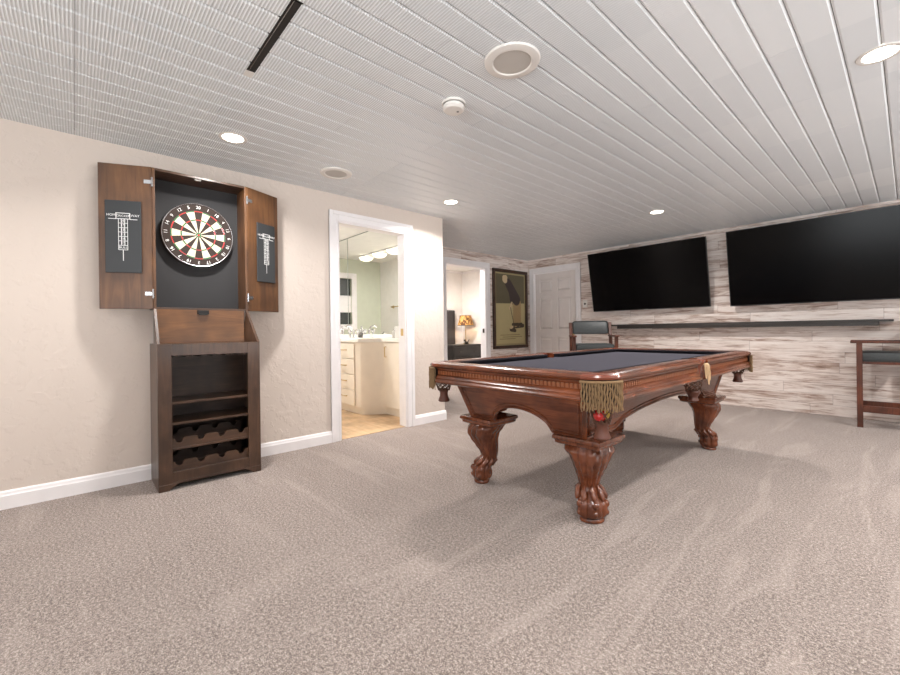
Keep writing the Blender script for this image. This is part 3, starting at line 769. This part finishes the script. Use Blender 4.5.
# ------------------------------------------------------------------ spectator chairs: local frame faces -y
def chair(label, loc, rz, k, w, dpt, back_z, seat, arm):
    t = thing('spectator_chair', label, 'chair', loc, rz, 'spectator chairs with dark wood arms')
    L = .044
    for s in (-1, 1):
        MB().box((s*w/2-L/2, -dpt/2-L/2, 0), (s*w/2+L/2, -dpt/2+L/2, arm-.02)).build('leg', 'chair', t, bevel=.004)
        # rear leg leans back above the seat
        m = MB(); rows = []
        for z, dy in ((0, .0), (seat, 0), (arm, .012), (back_z[1]-.02, .075)):
            rows.append([(s*w/2-L/2, dpt/2-L/2+dy, z), (s*w/2+L/2, dpt/2-L/2+dy, z), (s*w/2+L/2, dpt/2+L/2+dy, z), (s*w/2-L/2, dpt/2+L/2+dy, z)])
        m.grid(rows).build('leg', 'chair', t, bevel=.004)
        MB().box((s*w/2-.032, -dpt/2-.065, arm-.022), (s*w/2+.032, dpt/2+.02, arm)).build('armrest', 'chair', t, bevel=.006)
        MB().box((s*w/2-.014, -dpt/2, .15), (s*w/2+.014, dpt/2, .215)).build('stretcher', 'chair', t, bevel=.003)
    MB().box((-w/2, -dpt/2-.014, .19), (w/2, -dpt/2+.014, .25)).build('footrest', 'chair', t, bevel=.003)
    MB().box((-w/2, dpt/2-.012, .19), (w/2, dpt/2+.012, .24)).build('stretcher', 'chair', t, bevel=.003)
    MB().box((-w/2+.01, -dpt/2+.01, seat-.125), (w/2-.01, dpt/2-.01, seat-.10)).build('seat_board', 'chair', t)
    m = MB(); rows = []
    for z, g in ((seat-.105, .0), (seat-.085, .004), (seat-.04, .006), (seat-.014, .0), (seat-.004, -.02), (seat, -.06)):
        rows.append([(px*(w/2-.026+g)/.5, py*(dpt/2-.004+g)/.5, z) for px, py in [(a*.5/.5, b_*.5/.5) for a, b_ in rounded_sq(.5, .06)]])
    m.grid(rows).build('seat', 'vinyl', t, smooth=50)
    m = MB(); rows = []; z0, z1 = back_z; N = 12
    wb = w/2-.026; hz = (z1-z0)/2; zc = (z0+z1)/2
    for off, g in ((-.030, -.022), (-.024, -.006), (-.012, 0), (.012, 0), (.022, -.006), (.026, -.02)):
        row = []
        for px, py in rounded_sq(.5, .11):
            xx = px*2*(wb+g); zz = py*2*(hz+g)
            yy = dpt/2+.03+off+(zz+zc-arm)*.22+.03*(1-(xx/wb)**2)*.6
            row.append((xx, yy, zc+zz+.006*(1-(xx/wb)**2)))
        rows.append(row)
    m.grid(rows).build('backrest', 'vinyl', t, smooth=50)
    return t
# right-hand chair faces left; its nearer side lies along the line of its two visible legs
chair('dark wood armchair stool with black cushion cut by the right picture edge', (-.172, 5.94, 0), math.radians(-86.5), 1, .38, .355, (.87, 1.075), .745, .848)
chair('dark wood armchair stool with padded black back behind the pool table, before the white door', (-2.97, 5.365, 0), math.radians(37), 1, .545, .40, (.925, 1.118), .80, .915)

# ------------------------------------------------------------------ framed print on the alcove wall
t = thing('framed_print', 'tall dark framed print of a bending golfer on the alcove wall', 'picture', (XA, 5.705, .68))
w, h, fw = .935, 1.378, .055
b = MB()
for (ya, za, yb_, zb) in ((-w/2, 0, w/2, fw), (-w/2, h-fw, w/2, h), (-w/2, fw, -w/2+fw, h-fw), (w/2-fw, fw, w/2, h-fw)): b.box((.002, ya, za), (.035, yb_, zb))
b.build('frame', 'pframe', t, bevel=.006)
MB().box((.004, -w/2+fw, fw), (.012, w/2-fw, h-fw)).build('border', 'pborder', t)
pr = MB()
def poly(pts, x, m):
    pr.m = m; pr.grid([[(.0125, y, z) for y, z in pts], [(x, y, z) for y, z in pts]])
iw = w/2-fw-.03; z0, z1 = fw+.03, h-fw-.03
poly([(-iw, z0), (iw, z0), (iw, .80), (-iw, .78)], .0135, 1); poly([(-iw, .78), (iw, .80), (iw, z1), (-iw, z1)], .0135, 0)
def blob(pts, x, m): 
    c = (sum(p[0] for p in pts)/len(pts), sum(p[1] for p in pts)/len(pts)); pr.m = m
    n = len(pts); vs = [(x, y, z) for y, z in pts]+[(x, c[0], c[1])]
    pr.add(vs, [(i, (i+1) % n, n) for i in range(n)])
# simple stooping figure
def tap(a, b_, ra, rb, x, m):
    dx, dz = b_[0]-a[0], b_[1]-a[1]; L = math.hypot(dx, dz); nx, nz = -dz/L, dx/L
    pts = []
    for i in range(9): th = PI/2+PI*i/8; pts.append((a[0]+ra*(math.cos(th)*dx/L+math.sin(th)*nx), a[1]+ra*(math.cos(th)*dz/L+math.sin(th)*nz)))
    for i in range(9): th = -PI/2+PI*i/8; pts.append((b_[0]+rb*(math.cos(th)*dx/L+math.sin(th)*nx), b_[1]+rb*(math.cos(th)*dz/L+math.sin(th)*nz)))
    blob(pts, x, m)
tap((.155,.80), (.13,.44), .085, .07, .0140, 3); tap((.20,.80), (.225,.44), .085, .06, .0142, 3)
tap((-.06,1.14), (.16,.86), .085, .105, .0146, 2); tap((-.02,1.08), (.03,.80), .05, .035, .0150, 2)
tap((.03,.80), (-.02,.70), .022, .028, .0152, 4); tap((-.01,.72), (.10,.37), .007, .007, .0153, 5)
tap((-.155,1.205), (-.14,1.19), .06, .055, .0148, 4); tap((-.175,1.235), (-.125,1.235), .04, .045, .0150, 4)
tap((.05,.42), (.20,.42), .025, .03, .0143, 5); tap((.20,.41), (.30,.43), .03, .025, .0144, 5)
tap((.02,.36), (.34,.40), .02, .035, .0139, 5); tap((.0,.33), (.12,.31), .035, .03, .0141, 5); tap((.0,.36), (.045,.375), .022, .022, .0145, 4)
for zz, a, c in ((.235, -.28, .25), (.20, -.22, .30), (.165, -.30, .12)): tap((a, zz), (c, zz+.004), .005, .005, .0140, 6)
pr.build('print', ['olive','sand','jacket','trousers','skin','pdark','ink'], t)

# ------------------------------------------------------------------ bathroom
YM = 3.03
struct('wall_bathroom_mirror', MB().box((-7.4, YM, 0), (XL-WT, YE-.07, 2.4)), 'bedwall') if False else None
struct('wall_bathroom_north', MB().box((-7.4, YM, 0), (XA-.1, YM+.07, 2.4)), 'bedwall')
struct('wall_bathroom_south', MB().box((-7.3, 1.33, 0), (XL-WT, 1.43, 2.4)), 'bedwall')
b = MB(); b.box((-7.3, 1.43, 0), (-7.2, 2.08, 2.4)); b.box((-7.3, 2.62, 0), (-7.2, YM, 2.4)); b.box((-7.3, 2.08, 0), (-7.2, 2.62, 1.15)); b.box((-7.3, 2.08, 2.03), (-7.2, 2.62, 2.4))
struct('wall_bathroom_west', b, 'green_wall')
b = MB()
for q, i0, i1 in ((.012, 0, .10), (.02, .06, .10)):
    b.box((-7.2, 2.08-i1, 1.15-i1), (-7.2+q, 2.08-i0, 2.03+i1)); b.box((-7.2, 2.62+i0, 1.15-i1), (-7.2+q, 2.62+i1, 2.03+i1)); b.box((-7.2, 2.08-i0, 2.03+i0), (-7.2+q, 2.62+i0, 2.03+i1)); b.box((-7.2, 2.08-i0, 1.15-i1), (-7.2+q, 2.62+i0, 1.15-i0))
b.box((-7.27, 2.08, 1.38), (-7.22, 2.62, 1.70))
wn_ = struct('window_1', b, 'trim')
MB().box((-7.275, 2.08, 1.15), (-7.265, 2.62, 2.03)).build('pane', 'win', wn_)
# mirror: two sheets over the counter
t = thing('vanity_mirror', 'wall-wide bathroom mirror over the vanity counter reaching the ceiling', 'mirror', (-5.0, YM, .97))
sx_ = -5.597+5.0
MB().box((sx_+.002, -.008, .0), (1.32, -.001, 1.428)).build('mirror_sheet', 'mirror', t)
MB().box((-2.18, -.008, .0), (sx_-.002, -.001, 1.428)).build('mirror_sheet', 'mirror', t)
MB().box((sx_-.004, -.010, .0), (sx_+.004, -.002, 1.428)).box((-2.18, -.010, 1.418), (1.32, -.003, 1.428)).build('seam_strip', 'seam', t)
# vanity with curved front
V = thing('bathroom_vanity', 'cream bathroom vanity with four drawers and a curved front', 'vanity', (-4.6, YM, 0))
vx = 4.6
def vfront(off=0, n=24):
    # plan line of the front from left (deep) to right (shallow), y measured from the mirror wall
    pts = [(-7.1+vx, -.50-off), (-4.42+vx, -.50-off)]
    for i in range(1, n):
        t = i/n; s = t*t*(3-2*t); pts.append((-4.42+vx+.17*t, -.50-off+.24*s))
    pts += [(-4.25+vx, -.26-off), (-3.67+vx, -.26-off)]
    return pts
def plan(off, z0, z1):
    f = vfront(off); return MB().prism(f+[(-3.67+vx, -.001), (-7.1+vx, -.001)], z0, z1)
plan(0, .09, .875).build('carcass', 'cream', V, smooth=30)
plan(-.03, .004, .09).build('toe_kick', 'cream', V, smooth=30)
def drawer_row(x0):
    for k in range(4):
        z0 = .105+k*.19
        d = MB().box((x0, -.518, z0), (x0+.50, -.500, z0+.182)).build('drawer', 'cream', V, bevel=.003)
        MB().tube([(x0+.18, -.518, z0+.105), (x0+.18, -.54, z0+.105), (x0+.32, -.54, z0+.105), (x0+.32, -.518, z0+.105)], .006, 8).build('drawer_pull', 'brass', d)
drawer_row(-5.03+vx); drawer_row(-5.55+vx)
d = MB().box((-4.23+vx, -.276, .105), (-3.72+vx, -.26, .865)).build('cabinet_door', 'cream', V, bevel=.003)
MB().tube([(-4.19+vx, -.276, .70), (-4.19+vx, -.30, .70), (-4.19+vx, -.30, .82), (-4.19+vx, -.276, .82)], .006, 8).build('door_pull', 'brass', d)
t = plan(.025, .876, .925); o = t.build('vanity_countertop', 'top', loc=(-4.6, YM, 0), bevel=.008); tag(o, 'white countertop with curved edge on the cream bathroom vanity', 'countertop')
o2 = MB().box((-2.5, -.022, .925), (.93, -.010, .965)).build('backsplash', 'top', o, bevel=.003)
CT = .926
# faucet and taps
F = thing('vanity_faucet', 'chrome bathroom faucet with dark tipped handles at the left of the counter', 'faucet', (-5.22, YM-.13, CT))
MB().lathe([(.024,0),(.024,.01),(.015,.02),(.014,.10),(.0005,.11)], 20, cap=False).tube([(0,0,.09),(0,-.03,.15),(0,-.09,.17),(0,-.13,.14)], .012, 12).build('spout', 'chrome', F, smooth=True)
for s in (-1, 1): MB().lathe([(.02,0),(.02,.01),(.012,.02),(.012,.07),(.03,.08),(.032,.10),(.02,.115),(.0005,.118)], 20, (s*.11,0,0), cap=False).build('handle', 'chrome', F, smooth=True)
for x, y, r, h, mt_, l, nm, cat in ((-5.50, .17, .036, .16, 'chrome', 'tall shiny silver bottle on the vanity beside the faucet', 'soap_bottle', 'bottle'),
    (-4.93, .19, .03, .075, 'sensor', 'small dark jar on the vanity right of the faucet', 'jar', 'jar'), (-4.80, .12, .035, .06, 'top', 'small white dish in the middle of the vanity counter', 'soap_dish', 'dish'),
    (-4.27, .10, .03, .10, 'grille', 'small grey bottle beside the white tissue box', 'lotion_bottle', 'bottle')):
    t = thing(nm, l, cat, (x, YM-y, CT))
    MB().lathe([(r*.9,0),(r,.006),(r,h*.66),(r*.7,h*.78),(r*.3,h*.82),(r*.3,h*.9)], 20).build('body', mt_, t, smooth=True)
    MB().lathe([(r*.38,h*.9),(r*.38,h*.99),(r*.2,h)], 16).build('cap', 'steel' if mt_ != 'top' else 'top', t, smooth=True)
t = thing('tissue_box', 'white tissue box cover standing at the right end of the vanity counter', 'tissue box', (-4.06, YM-.135, CT))
MB().box((-.065,-.065,0),(.065,.065,.135)).build('cover', 'plastic', t, bevel=.01)
MB().grid([[(.03*math.cos(2*PI*i/12)*(1+.3*math.sin(3*i)), .018*math.sin(2*PI*i/12), .134) for i in range(12)], [(.045*math.cos(2*PI*i/12)*(1+.3*math.sin(2*i)), .03*math.sin(2*PI*i/12), .175+.012*math.sin(5*i)) for i in range(12)]]).build('tissue', 'trim', t)
# vanity light: three frosted bowls under the bathroom ceiling
t = thing('bathroom_ceiling_light', 'row of three frosted glass bowl lights seen in the bathroom mirror', 'ceiling light', (-6.14, 2.12, 2.40))
MB().box((-.62,-.04,-.03),(.62,.04,-.001)).build('bar', 'steel', t, bevel=.004)
for k in (-1, 0, 1): MB().lathe([(.0005,-.125),(.05,-.12),(.10,-.10),(.125,-.065),(.13,-.055),(.02,-.045),(.02,-.03)], 32, (k*.44,0,0), cap=False).build('glass_bowl', 'bowl', t, smooth=True)
t = thing('towel_rail', 'brass towel rail on the white bathroom wall seen in the mirror', 'towel rail', (-6.45, 1.43, 1.48))
MB().tube([(-.30,.055,0),(.30,.055,0)], .009, 10).build('bar', 'brass', t, smooth=True)
for s in (-1, 1): MB().lathe([(.028,.001),(.028,.01),(.012,.014),(.012,.055)], 16, (s*.29,0,0), axis='y').build('bracket', 'brass', t, smooth=True)

# ------------------------------------------------------------------ bedroom
struct('wall_bedroom_west', MB().box((-6.6, 3.3, 0), (-6.5, YB+.1, ZC)), 'bedwall')
struct('wall_bedroom_north', MB().box((-6.5, YB, 0), (XA-WT, YB+.1, ZC)), 'bedwall')
struct('wall_bedroom_south', MB().box((-6.5, 3.3, 0), (XA-WT, 3.4, ZC)), 'bedwall')
struct('trim_bedroom_crown', MB().prism([(-6.5, ZC-.07), (-6.44, ZC-.005), (-6.44, ZC), (-6.5, ZC)], 3.4, YB, 'y') if False else MB().box((-6.5, 3.4, ZC-.05), (-6.47, YB, ZC)).box((-6.47, YB-.03, ZC-.05), (XA-WT, YB, ZC)), 'trim', bevel=.01)
N_ = thing('nightstand', 'black brown chest with drawers standing in the bedroom doorway view', 'nightstand', (-6.085, 5.75, 0))
MB().box((-.28,-.40,.06),(.235,.40,.70)).box((-.29,-.42,.70),(.25,.42,.725)).build('body', 'nightstand', N_, bevel=.004)
for k in range(3):
    d = MB().box((.235,-.38,.09+k*.20),(.252,.38,.28+k*.20)).build('drawer', 'nightstand', N_, bevel=.004)
    for s in (-1, 1): MB().tube([(.252,s*.2-.05,.19+k*.2),(.268,s*.2-.05,.19+k*.2),(.268,s*.2+.05,.19+k*.2),(.252,s*.2+.05,.19+k*.2)], .005, 6).build('pull', 'iron', d)
for sy in (-1, 1):
    for sx in (-.25, .2): MB().box((sx, sy*.36-.03, 0), (sx+.04, sy*.36+.03, .06)).build('leg', 'nightstand', N_)
LP = thing('table_lamp', 'small lamp with glowing amber patterned shade on the dark nightstand', 'table lamp', (-6.16, 6.00, .7255))
MB().lathe([(.07,0),(.07,.012),(.03,.025),(.012,.05),(.008,.10),(.006,.42),(.004,.60),(.0005,.605)], 20, cap=False).build('stem', 'brass', LP, smooth=True)
sh = MB().lathe([(.165,.385),(.160,.40),(.115,.585)], 40, cap=False).build('lamp_shade', 'shade', LP, smooth=True)
MB().tube([(.116*math.cos(2*PI*i/32), .116*math.sin(2*PI*i/32), .587) for i in range(32)], .004, 6, True).tube([(.166*math.cos(2*PI*i/32), .166*math.sin(2*PI*i/32), .384) for i in range(32)], .004, 6, True).build('rim', 'iron', sh)
G = thing('figurine', 'small dark figurine standing at the foot of the bedroom lamp', 'figurine', (-6.0, 5.86, .729))
g = MB(); g.sphere((0,0,.03), .03, 14, (1,1.8,.9)); g.sphere((0,-.045,.075), .022, 12); g.tube([(0,-.02,.04),(0,-.04,.07)], .015, 8); g.tube([(0,.04,.04),(0,.07,.075),(0,.08,.10)], [.012,.01,.005], 8); g.tube([(0,-.06,.0),(0,.06,.0)], .012, 8)
g.build('body', 'iron', G, smooth=True)
H_ = thing('headboard', 'dark grey padded headboard behind the bedroom nightstand', 'headboard', (-6.49, 5.25, 0))
MB().box((.0,-.75,.0),(.085,.69,1.43)).build('panel', 'headboard', H_, bevel=.02)
b = MB()
for k in range(5): b.box((.08, -.70+k*.265, .45), (.10, -.46+k*.265+.01, 1.40))
b.build('padding', 'headboard', H_, bevel=.015)
MB().box((.106,.30,.74),(.15,.60,1.05)).build('pillow', 'brownfab', H_, bevel=.02) if False else None

# ------------------------------------------------------------------ lights
def disk(name, x, y, z, power, size=.13, col=(1,.975,.95), spread=2.55):
    l = bpy.data.lights.new(name, 'AREA'); l.shape = 'DISK'; l.size = size; l.energy = power; l.color = col; l.spread = spread
    o = bpy.data.objects.new(name, l); C.objects.link(o); o.location = (x, y, z); return o
PW = 27
for x, y, *_ in lamps: disk('downlight_bulb', x, y, ZC-.012, 19 if y < 1 else PW)
# added downlights, unseen, that brighten the room from behind and right of the camera
for i, (x, y) in enumerate(((-.083,.78), (2.0,.78), (2.0,2.8), (1.2,4.75), (-1.5,-1.2), (1.2,-1.2), (-2.9,-1.2))):
    downlight(x, y, ['recessed ceiling light in the middle of the room between dart cabinet and right window', 'recessed ceiling light by the near end of the right window', 'recessed ceiling light by the far end of the right window', 'recessed ceiling light in front of the right television', 'recessed ceiling light before the left half of the front glass doors', 'recessed ceiling light before the right half of the front glass doors', 'recessed ceiling light in the front corner by the dart wall'][i])
    disk('downlight_bulb', x, y, ZC-.012, PW if y > 1 else 19 if y > 0 else 13)
disk('bathroom_bulb', -5.3, 2.0, 2.38, 34, .3, (1,.98,.95), 3.0)  # unseen lamp added to brighten the bathroom
tb_ = thing('bathroom_downlight', 'flush ceiling light in the middle of the bathroom ceiling', 'ceiling light', (-5.3, 2.0, 2.40))
MB().lathe([(.0005,-.015),(.14,-.014),(.16,-.002)], 32, cap=False).build('lens', 'bowl', tb_)
disk('bedroom_bulb', -5.6, 4.7, ZC-.02, 48, .3, (1,.98,.96), 3.0)  # unseen lamp that brightens the bedroom
tb_ = thing('bedroom_ceiling_light', 'flush ceiling light inside the bedroom', 'ceiling light', (-5.6, 4.7, ZC))
MB().lathe([(.0005,-.012),(.14,-.011),(.16,-.002)], 32, cap=False).build('lens', 'bowl', tb_)
l = bpy.data.lights.new('lamp_bulb', 'POINT'); l.energy = 4; l.color = (1,.78,.52); l.shadow_soft_size = .04
o = bpy.data.objects.new('lamp_bulb', l); C.objects.link(o); o.location = (-6.16, 6.00, 1.22)

w = bpy.data.worlds.new('world'); bpy.context.scene.world = w; w.use_nodes = True
wt = w.node_tree
tc = wt.nodes.new('ShaderNodeTexCoord'); sp_ = wt.nodes.new('ShaderNodeSeparateXYZ'); mr = wt.nodes.new('ShaderNodeMapRange'); cr = wt.nodes.new('ShaderNodeMix'); cr.data_type = 'RGBA'
wt.links.new(tc.outputs['Generated'], sp_.inputs[0]); wt.links.new(sp_.outputs[2], mr.inputs[0]); mr.inputs[1].default_value = -.04; mr.inputs[2].default_value = .02
wt.links.new(mr.outputs[0], cr.inputs[0]); cr.inputs[6].default_value = (7.6,7.9,8.1,1); cr.inputs[7].default_value = (.5,.53,.56,1)   # bright lower half added to light the ceiling, dim sky above
wt.links.new(cr.outputs[2], wt.nodes['Background'].inputs[0])

# ------------------------------------------------------------------ camera
th, roll = .8363, -.0132
Fv = Vector((-math.sin(th), math.cos(th), 0)); Rv = Vector((math.cos(th), math.sin(th), 0)); Uv = Vector((0,0,1))
R2 = math.cos(roll)*Rv+math.sin(roll)*Uv; U2 = math.cos(roll)*Uv-math.sin(roll)*Rv
cd = bpy.data.cameras.new('camera'); co = bpy.data.objects.new('camera', cd); C.objects.link(co)
co.matrix_world = Matrix(((R2.x, U2.x, -Fv.x, 0), (R2.y, U2.y, -Fv.y, 0), (R2.z, U2.z, -Fv.z, 1.0), (0,0,0,1)))
cd.sensor_width = 36; cd.lens = 415.5*36/900; cd.shift_y = -6.6/900; cd.clip_start = .05
S = bpy.context.scene; S.camera = co
S.view_settings.view_transform = 'Standard'; S.view_settings.look = 'None'; S.view_settings.exposure = 0.2; S.view_settings.gamma = 1
S.view_settings.use_curve_mapping = False
